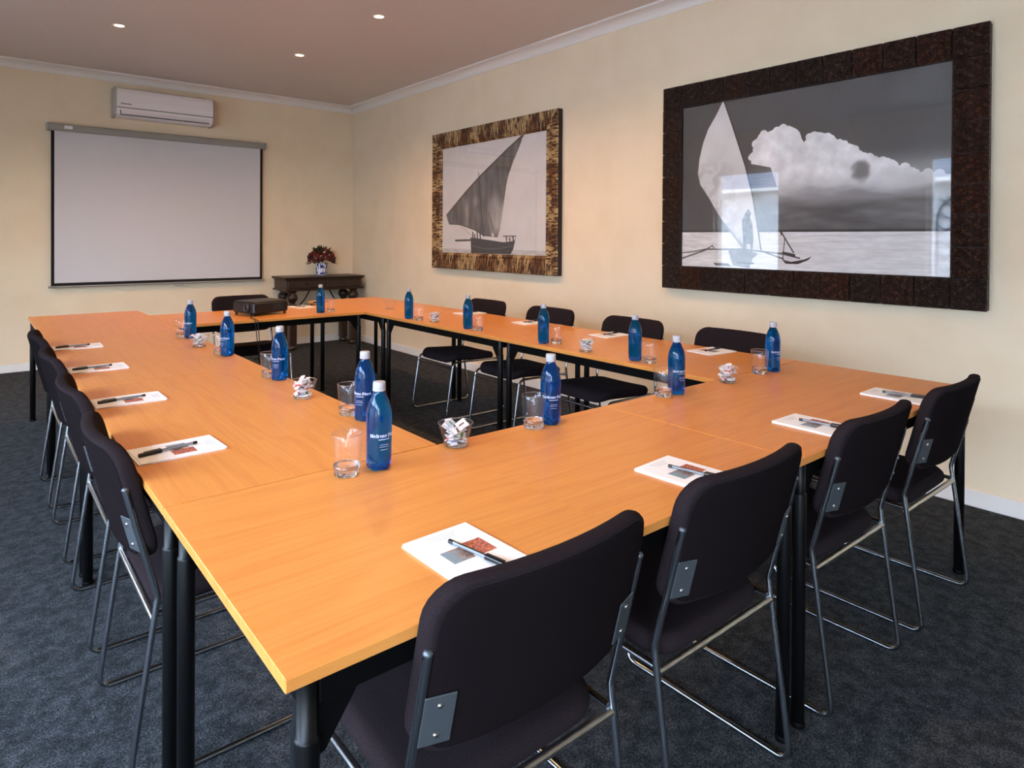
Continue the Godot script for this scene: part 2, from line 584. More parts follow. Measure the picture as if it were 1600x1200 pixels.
	var emboss := img(256, 256, func(x, y):
		var p := Vector2(x - 128.0, y - 128.0)
		var k := 0.5
		for c in [Vector2(-52, -48), Vector2(54, -50), Vector2(-50, 54), Vector2(50, 48)]:
			var d: Vector2 = p - c
			var r := d.length()
			if r < 56:
				k = 0.5 + 0.32 * sin(r * 0.42 + d.angle() * (1.0 if c.x > 0 else -1.0)) * smoothstep(56, 40, r)
		k = lerpf(k, 0.5, 0.35) + 0.42 * ne.get_noise_2d(x, y) + 0.28 * nf.get_noise_2d(x, y)
		return grey(clampf(k, 0, 1)))
	var et := tex(emboss)
	var rust := tex(img(256, 256, func(x, y):
		var a: float = ne.get_noise_2d(x + 300.0, y)
		var b: float = nf.get_noise_2d(x * 0.35, y * 0.35)
		return Color(0.42, 0.37, 0.35).lerp(Color(0.66, 0.56, 0.51), clampf(0.5 + 1.5 * a, 0, 1)).lerp(Color(1, 0.97, 0.93), 0.8 * smoothstep(0.22, 0.5, b + 0.6 * a))))
	M.tiles = []
	for q in [[Color(0.35, 0.25, 0.21), 1, 1], [Color(0.29, 0.25, 0.24), -1, 1], [Color(0.39, 0.25, 0.195), 1, -1], [Color(0.33, 0.275, 0.26), -1, -1]]:
		var m := mat(q[0], 0.36, 0.25)
		m.uv1_scale = Vector3(q[1] * 0.86, q[2] * 0.86, 1)
		m.uv1_offset = Vector3(0.07 * q[1], 0.05 * q[2], 0)
		m.albedo_texture = rust
		m.heightmap_enabled = true
		m.heightmap_texture = et
		m.heightmap_scale = 1.7
		M.tiles.append(m)
	M.tile_edge = mat(Color(0.09, 0.065, 0.055), 0.5, 0.3)
	# distressed gilding
	var ng := noise(0.035, 51, 5)
	var nh := noise(0.012, 52, 3)
	var gilt := tex(img(1024, 128, func(x, y):
		var a: float = ng.get_noise_2d(x * 2.2, y * 0.55)
		var b: float = nh.get_noise_2d(x * 0.8, y * 0.4)
		var c: float = ng.get_noise_2d(x * 3.0 + 500.0, y * 2.5)
		var gold := Color(0.47, 0.32, 0.16).lerp(Color(0.70, 0.60, 0.43), clampf(0.45 + 2.2 * b + 0.5 * c, 0, 1))
		return Color(0.22, 0.125, 0.06).lerp(gold, smoothstep(-0.25, 0.22, a + 0.35 * b + 0.3 * c))))
	M.gilt = mat(Color.WHITE, 0.42, 0.15)
	M.gilt.albedo_texture = gilt
	M.gilt.heightmap_enabled = true
	M.gilt.heightmap_texture = gilt
	M.gilt.heightmap_scale = 0.5
	M.gilt_side = mat(Color(0.13, 0.07, 0.04), 0.6)
	var nv := noise(0.06, 71, 2)
	M.china = mat(Color.WHITE, 0.12)
	M.china.albedo_texture = tex(img(256, 96, func(x, y):
		var k: float = nv.get_noise_2d(x, y)
		var fl: float = sin(x * 0.147) * sin(y * 0.12)
		var band: bool = y < 8 or y > 88
		return Color(0.10, 0.16, 0.42) if (k + 0.35 * fl > 0.13 and not band) or (band and y % 6 < 3) else Color(0.80, 0.83, 0.88)))
	M.sachets = []
	for c in [Color(0.75, 0.12, 0.14), Color(0.15, 0.45, 0.22), Color(0.35, 0.22, 0.14), Color(0.45, 0.46, 0.5), Color(0.9, 0.9, 0.9)]:
		var m := mat(Color.WHITE, 0.6)
		m.albedo_texture = tex(img(48, 24, func(x, y): return c if (x > 8 and x < 16) or (x > 22 and x < 40 and y > 9 and y < 14) else Color(0.82, 0.81, 0.80)))
		M.sachets.append(m)
	M.out_wall = mat(Color(0.86, 0.86, 0.85), 0.9)
	M.out_ground = tri_mat(mat(Color.WHITE, 0.9), 0.8)
	M.out_ground.albedo_texture = noisy(0.03, Color(0.42, 0.41, 0.39), Color(0.55, 0.53, 0.5), 17)
	M.roof_tile = mat(Color(0.36, 0.38, 0.42), 0.8)
	M.lattice = mat(Color(0.20, 0.24, 0.30), 0.6)


# ---------------------------------------------------------------- prototypes
const TOP := 0.73

func make_chair() -> Node3D:
	var t := Node3D.new()
	var hw := 0.2295
	var r := 0.0076
	var slope := (0.006 + 0.062) / (0.718 - 0.447)
	var bulge := 0.035
	for s in [-1.0, 1.0]:
		var x: float = hw * s
		var path := fillet([Vector3(x, 0.716, 0.006), Vector3(x, 0.447, -0.062), Vector3(x, r, 0.0), Vector3(x, r, -0.53), Vector3(x, 0.412, -0.468), Vector3(x * 0.97, 0.402, -0.06)], [0.04, 0.03, 0.035, 0.045])
		var f := part("side_frame", tb(path, r, 10), M.chrome, t)
		part("end_cap", lt([[0.0065, 0.0], [0.0078, 0.001], [0.0078, 0.005], [0.004, 0.008]], 10, Vector3(x, 0.714, 0.0058)), M.plate, f)
	part("crossbar", tb([Vector3(-hw, 0.393, -0.056), Vector3(hw, 0.393, -0.056)], 0.0085, 10), M.chrome_bar, t)
	part("crossbar", tb([Vector3(-hw, 0.368, -0.476), Vector3(hw, 0.368, -0.476)], 0.0065, 10), M.chrome, t)
	var seat := cushion(0.425, 0.43, 0.05, 0.075, 0.024)
	seat.warp(func(p: Vector3):
		var y := 0.434 + p.z - 0.012 * cos(p.y * 6.0) * (1.0 - pow(p.x / 0.22, 2.0))
		y += 0.012 * clampf(p.y / 0.2, -1, 1)
		y -= 0.03 * pow(maxf(0.0, (p.y - 0.13) / 0.085), 2.0)
		return Vector3(p.x, y, -0.272 - p.y))
	part("seat", seat, M.fabric, t)
	var back := cushion(0.468, 0.285, 0.036, 0.062, 0.009)
	back.warp(func(p: Vector3):
		var y := 0.676 + p.y
		if p.y < 0:
			y -= 0.012 * (1.0 - pow(p.x / 0.234, 2.0)) * (-p.y / 0.142)
		var z := 0.006 + (y - 0.716) * slope - 0.019 + p.z + bulge * (1.0 - pow(p.x / 0.234, 2.0))
		return Vector3(p.x, y, z))
	var pad := part("backrest", back, M.fabric, t)
	var shell := cushion(0.446, 0.262, 0.008, 0.054, 0.003)
	shell.warp(func(p: Vector3):
		var y := 0.675 + p.y
		if p.y < 0:
			y -= 0.012 * (1.0 - pow(p.x / 0.234, 2.0)) * (-p.y / 0.142)
		var z := 0.006 + (y - 0.716) * slope - 0.019 + 0.017 + p.z + bulge * (1.0 - pow(p.x / 0.234, 2.0))
		return Vector3(p.x, y, z))
	part("back_shell", shell, M.shell, pad)
	for s in [-1.0, 1.0]:
		var b := Basis(Vector3.RIGHT, atan(slope)) * Basis(Vector3.UP, 0.25 * s)
		var c := Vector3(s * 0.203, 0.602, 0.006 + (0.602 - 0.716) * slope + 0.013)
		var pl := part("mounting_plate", bx(c, Vector3(0.05, 0.086, 0.003), 0.001, b), M.plate, t)
		for dy in [-0.026, 0.026]:
			var g := Geo.new()
			g.lathe([[0.0045, 0.0], [0.0045, 0.001], [0.003, 0.0028], [0.001, 0.003]], 10)
			var tr := Transform3D(b * Basis(Vector3.RIGHT, PI / 2), c + b * Vector3(0, dy, 0.0015))
			g.warp(func(p: Vector3): return tr * p)
			part("screw", g, M.chrome_bar, pl)
	return t


func bent_text(txt: String, size: float, rad: float, y: float, start: float) -> ArrayMesh:
	var f := SystemFont.new()
	f.font_names = PackedStringArray(["Droid Serif"])
	f.font_weight = 700
	var tm := TextMesh.new()
	tm.text = txt
	tm.font = f
	tm.font_size = 32
	tm.pixel_size = size / 32.0
	tm.depth = 0.0002
	tm.curve_step = 2.0
	var arr := tm.get_mesh_arrays()
	var pv: PackedVector3Array = arr[Mesh.ARRAY_VERTEX]
	var pn: PackedVector3Array = arr[Mesh.ARRAY_NORMAL]
	for i in pv.size():
		var an := start + pv[i].x / rad
		var rr := rad + pv[i].z
		pv[i] = Vector3(sin(an) * rr, y + pv[i].y, cos(an) * rr)
		pn[i] = pn[i].rotated(Vector3.UP, an)
	arr[Mesh.ARRAY_VERTEX] = pv
	arr[Mesh.ARRAY_NORMAL] = pn
	arr[Mesh.ARRAY_TANGENT] = null
	var am := ArrayMesh.new()
	am.add_surface_from_arrays(Mesh.PRIMITIVE_TRIANGLES, arr)
	return am


func make_bottle() -> Node3D:
	var t := Node3D.new()
	var g := Geo.new()
	var prof := [[0.018, 0.004], [0.024, 0.0008], [0.0285, 0.003], [0.0312, 0.010], [0.0316, 0.022], [0.0312, 0.034], [0.0312, 0.085], [0.0316, 0.118], [0.0318, 0.128], [0.0310, 0.140], [0.0288, 0.153], [0.0252, 0.165], [0.0205, 0.176], [0.0165, 0.184], [0.0138, 0.190], [0.0132, 0.196], [0.0128, 0.198]]
	g.lathe(prof, 40, Vector3.ZERO, 0, false, 5, 0.22, 0.03)
	part("body", g, M.bottle, t)
	var c := Geo.new()
	c.lathe([[0.0135, 0.1925], [0.0158, 0.1935], [0.0158, 0.198], [0.0152, 0.1985], [0.0155, 0.199], [0.0155, 0.213], [0.0143, 0.2155], [0.006, 0.216]], 30)
	part("cap", c, M.cap, t)
	var rad := 0.0317
	share("lettering", bent_text("Melrose Place", 0.0108, rad, 0.088, 0.0), M.ink, t)
	var k := 0
	for ln in [[0.079, 0.030], [0.066, 0.022], [0.061, 0.026], [0.054, 0.020]]:
		var l := Geo.new()
		var half: float = ln[1] / 2 / rad
		for i in 8:
			var a0 := -half + 2 * half * i / 8
			var a1 := -half + 2 * half * (i + 0.72) / 8
			var d: float = 0.0009 if k == 0 else 0.0005
			l.quad(Vector3(sin(a0) * rad, ln[0] + d, cos(a0) * rad), Vector3(sin(a1) * rad, ln[0] + d, cos(a1) * rad), Vector3(sin(a1) * rad, ln[0] - d, cos(a1) * rad), Vector3(sin(a0) * rad, ln[0] - d, cos(a0) * rad))
		part("small_print", l, M.ink, t)
		k += 1
	return t


func make_tumbler() -> Node3D:
	var t := Node3D.new()
	var w := Geo.new()
	w.lathe([[0.0288, 0.014], [0.0305, 0.030], [0.0330, 0.060], [0.0352, 0.0995], [0.0360, 0.1005], [0.0370, 0.0995], [0.0350, 0.060], [0.0328, 0.030], [0.0312, 0.014]], 32, Vector3.ZERO, 0, true)
	part("wall", w, M.glass, t)
	var b := Geo.new()
	b.lathe([[0.02, 0.0008], [0.0275, 0.0005], [0.0295, 0.003], [0.0312, 0.0185], [0.0318, 0.026], [0.0306, 0.0265], [0.028, 0.019], [0.02, 0.0155], [0.006, 0.0145]], 32, Vector3.ZERO, 0, false, 8, 0.12, 0.024)
	part("thick_base", b, M.glass_base, t)
	part("rim", tb(range(32).map(func(k): return Vector3(0.0361 * cos(TAU * k / 32), 0.1005, 0.0361 * sin(TAU * k / 32))) + [Vector3(0.0361, 0.1005, 0)], 0.0009, 6), M.glass_base, t)
	return t


func make_bowl() -> Node3D:
	var t := Node3D.new()
	var g := Geo.new()
	var r := []
	for q in [[0.030, 0.008], [0.034, 0.02], [0.041, 0.042], [0.0468, 0.0615], [0.0478, 0.0625], [0.0488, 0.0615], [0.0432, 0.042], [0.0365, 0.02], [0.0318, 0.004]]:
		var p := PackedVector3Array()
		for k in 48:
			var an := TAU * k / 48
			var rr: float = q[0] * (1.0 + 0.022 * cos(12 * an) * smoothstep(0.065, 0.03, q[1]))
			p.append(Vector3(rr * cos(an), q[1], rr * sin(an)))
		r.append(p)
	g.rings(r, false, false, 0, true)
	part("wall", g, M.glass, t)
	var b := Geo.new()
	b.lathe([[0.02, 0.0008], [0.0305, 0.0005], [0.0318, 0.004], [0.0322, 0.009], [0.026, 0.0085], [0.01, 0.0075]], 36)
	part("thick_base", b, M.glass_base, t)
	part("rim", tb(range(36).map(func(k): return Vector3(0.0479 * cos(TAU * k / 36), 0.0626, 0.0479 * sin(TAU * k / 36))) + [Vector3(0.0479, 0.0626, 0)], 0.0011, 6), M.glass_base, t)
	return t


func make_pad() -> Node3D:
	var t := Node3D.new()
	part("note_pad", bx(Vector3(0, 0.002, 0), Vector3(0.148, 0.004, 0.21), 0.0004), M.paper, t)
	var c := bx(Vector3(0.003, 0.0047, -0.004), Vector3(0.146, 0.0012, 0.208), 0.0002, Basis(Vector3.UP, 0.012))
	for i in c.v.size():
		c.uv[i] = Vector2((c.v[i].x - 0.003) / 0.146 + 0.5, (c.v[i].z + 0.004) / 0.208 + 0.5)
	part("printed_cover", c, M.cover, t)
	return t


func make_pen() -> Node3D:
	var t := Node3D.new()
	part("barrel", tb([Vector3(0, 0, -0.064), Vector3(0, 0, 0.025)], 0.0036, 8), M.pen_clear, t)
	part("plug", tb([Vector3(0, 0, -0.074), Vector3(0, 0, -0.0735), Vector3(0, 0, -0.063)], 0.0042, 8), M.pen_black, t)
	part("refill", tb([Vector3(0, 0.0015, -0.062), Vector3(0, 0.0015, 0.024)], 0.0024, 6), M.pen_black, t)
	var cap := part("cap", tb([Vector3(0, 0, 0.018), Vector3(0, 0, 0.068), Vector3(0, 0, 0.074)], 0.0052, 10), M.pen_black, t)
	part("clip", bx(Vector3(0, 0.0066, 0.042), Vector3(0.0032, 0.0014, 0.042), 0.0004), M.pen_black, cap)
	return t


func put(proto: Node3D, called: String, label: String, category: String, at: Vector3, turn: float, group: String) -> Node3D:
	var o := proto.duplicate()
	o.name = numbered(called)
	add_child(o)
	o.position = at
	o.rotation.y = turn
	tag(o, label, category, group)
	return o


# a table: x0..x1, z0..z1; its length runs along x or z
func table(x0: float, x1: float, z0: float, z1: float, label: String, k: int) -> void:
	var c := Vector3((x0 + x1) / 2, 0, (z0 + z1) / 2)
	var t := thing("conference_table", label, "table", c, 0.0, "beech tables of the hollow square")
	var w := x1 - x0
	var d := z1 - z0
	var along_x := w > d
	var top := bx(Vector3(0, TOP - 0.0095, 0), Vector3(w - 0.0024, 0.019, d - 0.0024), 0.0013)
	if along_x:
		top.planar(Vector3(1 / 1.4, 0, 0), Vector3(0, 0.6, 1 / 0.7), Vector2(0.37 * k, 0.23 * k))
	else:
		top.planar(Vector3(0, 0, 1 / 1.4), Vector3(1 / 0.7, 0.6, 0), Vector2(0.37 * k, 0.23 * k))
	part("table_top", top, M.wood[k % 2], t)
	var ia := 0.04
	var ib := 0.026
	var lx := w / 2 - (ia if along_x else ib)
	var lz := d / 2 - (ib if along_x else ia)
	for s in [-1, 1]:
		part("apron_rail", bx(Vector3(0, TOP - 0.041, s * lz), Vector3(lx * 2 - 0.028, 0.043, 0.02), 0.002), M.apron, t)
		part("apron_rail", bx(Vector3(s * lx, TOP - 0.041, 0), Vector3(0.02, 0.043, lz * 2 - 0.028), 0.002), M.apron, t)
	for sx in [-1, 1]:
		for sz in [-1, 1]:
			var at := Vector3(sx * lx, 0, sz * lz)
			var leg := part("leg", lt([[0.0145, 0.0], [0.0175, 0.002], [0.0175, 0.622], [0.0168, 0.626], [0.0145, 0.627], [0.0145, TOP - 0.0195]], 18, at), M.black_metal, t)
			part("foot_glide", lt([[0.0185, 0.0], [0.019, 0.002], [0.019, 0.012], [0.0176, 0.014]], 18, at), M.apron, leg)
			var g := Geo.new()
			var dir := Vector3(-sx, 0, 0) if along_x else Vector3(0, 0, -sz)
			var side := Vector3(0, 0, 1) if along_x else Vector3(1, 0, 0)
			var r := []
			for o in [-0.002, 0.002]:
				var p := PackedVector3Array()
				for q in [[0.012, TOP - 0.0625], [0.075, TOP - 0.0625], [0.07, TOP - 0.072], [0.026, TOP - 0.135], [0.012, TOP - 0.14]]:
					p.append(at + dir * q[0] + Vector3(0, q[1], 0) + side * o)
				r.append(p)
			g.rings(r, true, true, -1)
			part("bracket", g, M.apron, t)


func _ready() -> void:
	rng.seed = 7
	# ------------------------------------------------ camera, sky, exposure
	var cam := Camera3D.new()
	cam.name = "camera"
	add_child(cam)
	cam.projection = Camera3D.PROJECTION_FRUSTUM
	cam.near = 0.05
	cam.far = 200.0
	cam.size = 2.0 * 0.05 * 600.0 / 1024.203
	cam.frustum_offset = Vector2((800.0 - 799.05), -(600.0 - 381.123)) / 1024.203 * 0.05
	cam.transform = Transform3D(Basis(Vector3.UP, -0.69) * Basis(Vector3.RIGHT, -0.008) * Basis(Vector3.BACK, 0.006), Vector3(-0.312, 1.302, 0.831))
	cam.current = true

	var env := Environment.new()
	env.tonemap_mode = Environment.TONE_MAPPER_LINEAR
	env.tonemap_exposure = 1.06
	env.background_mode = Environment.BG_SKY
	var sky := Sky.new()
	var sm := ProceduralSkyMaterial.new()
	sm.sky_top_color = Color(0.72, 0.82, 0.95)
	sm.sky_horizon_color = Color(0.88, 0.92, 0.97)
	sm.ground_bottom_color = Color(0.35, 0.35, 0.34)
	sm.ground_horizon_color = Color(0.6, 0.6, 0.6)
	sm.energy_multiplier = 31.0
	sky.sky_material = sm
	env.sky = sky
	env.sdfgi_enabled = true
	env.ssao_enabled = true
	env.ssil_enabled = true
	var we := WorldEnvironment.new()
	we.name = "world_environment"
	we.environment = env
	add_child(we)

	make_materials()
	build_room()
	build_tables()
	build_chairs()
	build_wall_things()
	build_corner()
	build_tabletop()
	build_lamps()
	build_outside()


const XW := 3.494
const ZB := -7.0
const XL := -2.0
const ZF := 4.6
const YC := 2.975

func build_room() -> void:
	struct("floor", bc(Vector3(XL - 0.25, -0.2, ZB - 0.2), Vector3(XW + 0.2, 0, ZF + 0.2)), M.carpet)
	struct("ceiling", bc(Vector3(XL - 0.25, YC, ZB - 0.2), Vector3(XW + 0.2, YC + 0.2, ZF + 0.2)), M.ceiling)
	struct("wall_back", bc(Vector3(XL - 0.25, 0, ZB - 0.2), Vector3(XW + 0.2, YC, ZB)), M.wall)
	struct("wall_right", bc(Vector3(XW, 0, ZB), Vector3(XW + 0.2, YC, ZF)), M.wall)
	struct("wall_front", bc(Vector3(XL - 0.25, 0, ZF), Vector3(XW + 0.2, YC, ZF + 0.2)), M.wall)
	# the window wall behind the photographer's left: three tall openings on to the courtyard
	var g := Geo.new()
	var z := ZB
	for o in [[-5.25, -4.13], [-2.2, 0.0], [0.35, 2.3], [2.6, 4.3]]:
		g.box(Vector3(XL - 0.125, YC / 2, (z + o[0]) / 2), Vector3(0.25, YC, o[0] - z), 0.001)
		g.box(Vector3(XL - 0.125, (YC + 2.38) / 2, (o[0] + o[1]) / 2), Vector3(0.25, YC - 2.38, o[1] - o[0]), 0.001)
		z = o[1]
	g.box(Vector3(XL - 0.125, YC / 2, (z + ZF) / 2), Vector3(0.25, YC, ZF - z), 0.001)
	struct("wall_left", g, M.wall)
	var n := 1
	for o in [[-5.25, -4.13], [-2.2, 0.0], [0.35, 2.3], [2.6, 4.3]]:
		var f := Geo.new()
		f.box(Vector3(XL - 0.1, 2.355, (o[0] + o[1]) / 2), Vector3(0.08, 0.05, o[1] - o[0]))
		for s in [o[0] + 0.025, o[1] - 0.025]:
			f.box(Vector3(XL - 0.1, 1.165, s), Vector3(0.08, 2.33, 0.05))
		struct("door_%d" % n, f, M.trim)
		n += 1
	# cove cornice
	var prof := [[0.0, 2.893], [0.007, 2.893], [0.010, 2.900]]
	for k in 9:
		var an := PI / 2 * k / 8
		prof.append([0.084 - 0.074 * cos(an), 2.902 + 0.056 * sin(an)])
	prof.append_array([[0.094, 2.960], [0.094, YC], [0.0, YC]])
	var c1 := Geo.new()
	var c2 := Geo.new()
	var ra := []
	var rb := []
	for e in 2:
		var pa := PackedVector3Array()
		var pb := PackedVector3Array()
		for q in prof:
			pa.append(Vector3(XL if e == 0 else XW - q[0], q[1], ZB + q[0]))
			pb.append(Vector3(XW - q[0], q[1], ZB + q[0] if e == 0 else ZF))
		ra.append(pa)
		rb.append(pb)
	c1.rings(ra, true, true, -1)
	c2.rings(rb, true, true, -1)
	struct("trim_1", c1, M.trim)
	struct("trim_2", c2, M.trim)
	var b1 := bc(Vector3(XL, 0, ZB), Vector3(XW, 0.082, ZB + 0.014), 0.004)
	struct("baseboard_back", b1, M.trim)
	struct("baseboard_right", bc(Vector3(XW - 0.014, 0, ZB + 0.014), Vector3(XW, 0.082, ZF), 0.004), M.trim)


const W := 2.725
const LXI := 0.688
const RXI := 2.037

func build_tables() -> void:
	table(0, W / 2, -0.697, 0, "beech-topped table nearest the camera, its front corner in view", 0)
	table(W / 2, W, -0.697, 0, "beech-topped table of the front row under the large seascape", 1)
	for k in 3:
		table(0, LXI, -0.70 - 1.4 * (k + 1), -0.70 - 1.4 * k, ["beech-topped table of the left row that meets the front table", "middle beech-topped table of the left row, between its two neighbours", "farthest beech-topped table of the left row, nearest the projection screen"][k], k + 2)
		table(RXI, W, -0.70 - 1.4 * (k + 1), -0.70 - 1.4 * k, ["beech-topped table along the picture wall that meets the front row", "middle beech-topped table of the row along the picture wall", "beech-topped table in the far right corner of the square"][k], k + 5)
	table(LXI, RXI, -4.508, -3.787, "beech-topped table at the far end that carries the projector", 9)


func build_chairs() -> void:
	var proto := make_chair()
	var near := ["black padded chair in the foreground, back towards the camera", "black padded chair second from the camera along the front tables", "black padded chair third from the camera along the front tables", "black padded chair at the right end of the front tables, by the wall"]
	var nx := [0.4145, 1.025, 1.7125, 2.3425]
	var nz := [0.044, 0.031, 0.031, 0.040]
	for k in 4:
		put(proto, "conference_chair", near[k], "chair", Vector3(nx[k], 0, nz[k]), 0.0, "chairs along the front tables")
	var left := ["nearest black chair of the left row, steel frame fully seen", "second black chair of the left row, counted from the camera", "third black chair of the left row, counted from the camera", "farthest black chair of the left row, at the end towards the screen"]
	var lz := [-1.125, -1.785, -2.50, -3.175]
	for k in 4:
		put(proto, "conference_chair", left[k], "chair", Vector3([-0.0312, -0.0312, -0.0312, -0.0312][k], 0, lz[k]), -PI / 2, "chairs along the left tables")
	var right := ["black chair beneath the large seascape at the picture wall", "black chair at the picture wall, below the gap between the pictures", "black chair at the picture wall below the right edge of the small picture", "farthest black chair at the picture wall, its seat seen under the table"]
	var rz := [-1.10, -1.797, -2.537, -3.27]
	for k in 4:
		put(proto, "conference_chair", right[k], "chair", Vector3(2.82, 0, rz[k]), PI / 2, "chairs along the picture wall")
	put(proto, "conference_chair", "black chair at the far table behind the projector", "chair", Vector3(1.413, 0, -4.75), PI, "chair at the far table")
	proto.free()


func flat_text(txt: String, size: float, bold := true) -> TextMesh:
	var f := SystemFont.new()
	f.font_names = PackedStringArray(["Droid Sans"])
	f.font_weight = 700 if bold else 400
	var tm := TextMesh.new()
	tm.text = txt
	tm.font = f
	tm.font_size = 32
	tm.pixel_size = size / 32.0
	tm.depth = 0.0006
	return tm


func build_wall_things() -> void:
	# projection screen
	var zs := ZB + 0.05
	var t := thing("projection_screen", "pull-down white projection screen with black border on the back wall", "screen", Vector3(1.311, 0.79, zs))
	var xl := 0.293 - 1.311
	var xr := 2.325 - 1.311
	var yb := 0.809 - 0.79
	var yt := 2.335 - 0.79
	part("fabric", bc(Vector3(xl + 0.027, yb + 0.03, -0.001), Vector3(xr - 0.027, yt, 0.001), 0.0002), M.screen, t)
	part("black_border", bc(Vector3(xl, yb, -0.001), Vector3(xl + 0.027, yt, 0.0012), 0.0002), M.screen_black, t)
	part("black_border", bc(Vector3(xr - 0.027, yb, -0.001), Vector3(xr, yt, 0.0012), 0.0002), M.screen_black, t)
	part("black_border", bc(Vector3(xl + 0.027, yb, -0.001), Vector3(xr - 0.027, yb + 0.03, 0.0012), 0.0002), M.screen_black, t)
	var bar := part("bottom_bar", tb([Vector3(xl - 0.022, yb - 0.008, 0), Vector3(xr + 0.024, yb - 0.008, 0)], 0.0095, 12), M.screen_case, t)
	part("pull_handle", tb(fillet([Vector3(0.09, yb - 0.015, 0.004), Vector3(0.09, yb - 0.04, 0.004), Vector3(0.16, yb - 0.04, 0.004), Vector3(0.16, yb - 0.015, 0.004)], [0.012, 0.012]), 0.004, 8), M.cap, bar)
	var case := Geo.new()
	var r := []
	for e in [xl - 0.02, xr + 0.02]:
		var p := PackedVector3Array()
		for q in [[-0.038, 0.0], [-0.038, 0.066], [-0.030, 0.072], [0.012, 0.072], [0.026, 0.064], [0.031, 0.046], [0.031, 0.022], [0.026, 0.006], [0.016, 0.0]]:
			p.append(Vector3(e, yt - 0.005 + q[1], q[0]))
		r.append(p)
	case.rings(r, true, true, -1)
	part("case", case, M.screen_case, t)
	for e in [xl - 0.03, xr + 0.03]:
		part("end_cap", bx(Vector3(e, yt + 0.031, -0.004), Vector3(0.022, 0.078, 0.07), 0.008), M.ac_side, t)
	part("sticker", bc(Vector3(0.398 - 1.311, yt + 0.018, 0.0305), Vector3(0.466 - 1.311, yt + 0.05, 0.0318), 0.0002), M.paper, t)
	# air conditioner
	var a := thing("air_conditioner", "white split air conditioner high on the wall above the screen", "air conditioner", Vector3(1.283, 2.52, ZB))
	var hw := 0.478
	var body := Geo.new()
	r = []
	for e in [-hw + 0.022, hw - 0.022]:
		var p := PackedVector3Array()
		for q in [[0.0, 0.0], [0.13, 0.0], [0.165, 0.022], [0.188, 0.075], [0.19, 0.085], [0.199, 0.10], [0.203, 0.16], [0.198, 0.24], [0.185, 0.275], [0.16, 0.288], [0.0, 0.29]]:
			p.append(Vector3(e, q[1], q[0]))
		r.append(p)
	body.rings(r, true, true, -1)
	part("front_panel", body, M.ac, a)
	for s in [-1, 1]:
		var sd := Geo.new()
		r = []
		for e in [hw * s, (hw - 0.022) * s]:
			var p := PackedVector3Array()
			for q in [[0.0, -0.004], [0.135, -0.004], [0.165, 0.018], [0.182, 0.075], [0.188, 0.16], [0.184, 0.24], [0.172, 0.278], [0.15, 0.292], [0.0, 0.294]]:
				p.append(Vector3(e, q[1], q[0] * (0.97 if absf(e) == hw else 1.0)))
			r.append(p)
		sd.rings(r, true, true, -1)
		part("side_cheek", sd, M.ac_side, a)
	part("panel_seam", bc(Vector3(-hw + 0.022, 0.086, 0.17), Vector3(hw - 0.022, 0.092, 0.1955), 0.001), M.dark_gap, a)
	var fl := bx(Vector3(0, 0.053, 0.184), Vector3(0.83, 0.056, 0.008), 0.003, Basis(Vector3.RIGHT, -0.38))
	part("louvre", fl, M.ac, a)
	part("outlet_gap", bx(Vector3(0, 0.020, 0.170), Vector3(0.85, 0.007, 0.012), 0.001), M.dark_gap, a)
	part("outlet_gap", bx(Vector3(-0.422, 0.053, 0.182), Vector3(0.006, 0.06, 0.01), 0.001, Basis(Vector3.RIGHT, -0.38)), M.dark_gap, a)
	share("lettering", flat_text("Hisense", 0.026), M.print_grey, a, Vector3(-0.375, 0.127, 0.2025))
	part("sticker", bx(Vector3(0.405, 0.185, 0.2015), Vector3(0.035, 0.01, 0.003), 0.0005), M.paper, a)
	part("sticker", bx(Vector3(0.395, 0.108, 0.2), Vector3(0.035, 0.007, 0.004), 0.0005), M.paper, a)

	# large seascape: plates of embossed dark metal around a print under glass
	var z0 := -2.056
	var z1 := -0.136
	var y0 := 0.964
	var y1 := 2.359
	var p2 := thing("framed_seascape", "large black-and-white photograph of a white-sailed outrigger in a dark embossed frame", "picture", Vector3(XW, y0, (z0 + z1) / 2))
	var zc := (z0 + z1) / 2
	part("backing", bc(Vector3(-0.03, 0.005, z0 - zc + 0.005), Vector3(-0.002, y1 - y0 - 0.005, z1 - zc - 0.005)), M.tile_edge, p2)
	var band := 0.156
	var nw := 12
	var nh := 7
	var hh := (y1 - y0 - 2 * band) / nh
	var ww := (z1 - z0) / nw
	var tm := {}
	for key in ["w", "h"]:
		var tile := bx(Vector3.ZERO, Vector3(0.022, band - 0.001, ww - 0.004) if key == "w" else Vector3(0.022, hh - 0.004, band - 0.001), 0.0035)
		tile.planar(Vector3(0, 0, 1 / 0.16), Vector3(0, -1 / 0.16, 0), Vector2(0.5, 0.5))
		tm[key] = tile.mesh()
	var frame := Node3D.new()
	frame.name = "frame"
	p2.add_child(frame)
	for k in nw:
		for s in 2:
			share("embossed_plate", tm["w"], M.tiles[rng.randi() % 4], frame, Vector3(-0.039 + rng.randf_range(-0.0008, 0.0008), band / 2 if s == 0 else y1 - y0 - band / 2, z0 - zc + ww * (k + 0.5)))
	for k in nh:
		for s in 2:
			share("embossed_plate", tm["h"], M.tiles[[0, 2, 3][rng.randi() % 3]], frame, Vector3(-0.039 + rng.randf_range(-0.0008, 0.0008), band + hh * (k + 0.5), z0 - zc + band / 2 if s == 0 else z1 - zc - band / 2))
	var lip := Geo.new()
	for s in 2:
		lip.box(Vector3(-0.035, band - 0.001 if s == 0 else y1 - y0 - band + 0.001, 0), Vector3(0.024, 0.007, z1 - z0 - 2 * band + 0.008), 0.001)
		lip.box(Vector3(-0.035, (y1 - y0) / 2, (z0 - zc + band - 0.001) if s == 0 else (z1 - zc - band + 0.001)), Vector3(0.024, y1 - y0 - 2 * band, 0.007), 0.001)
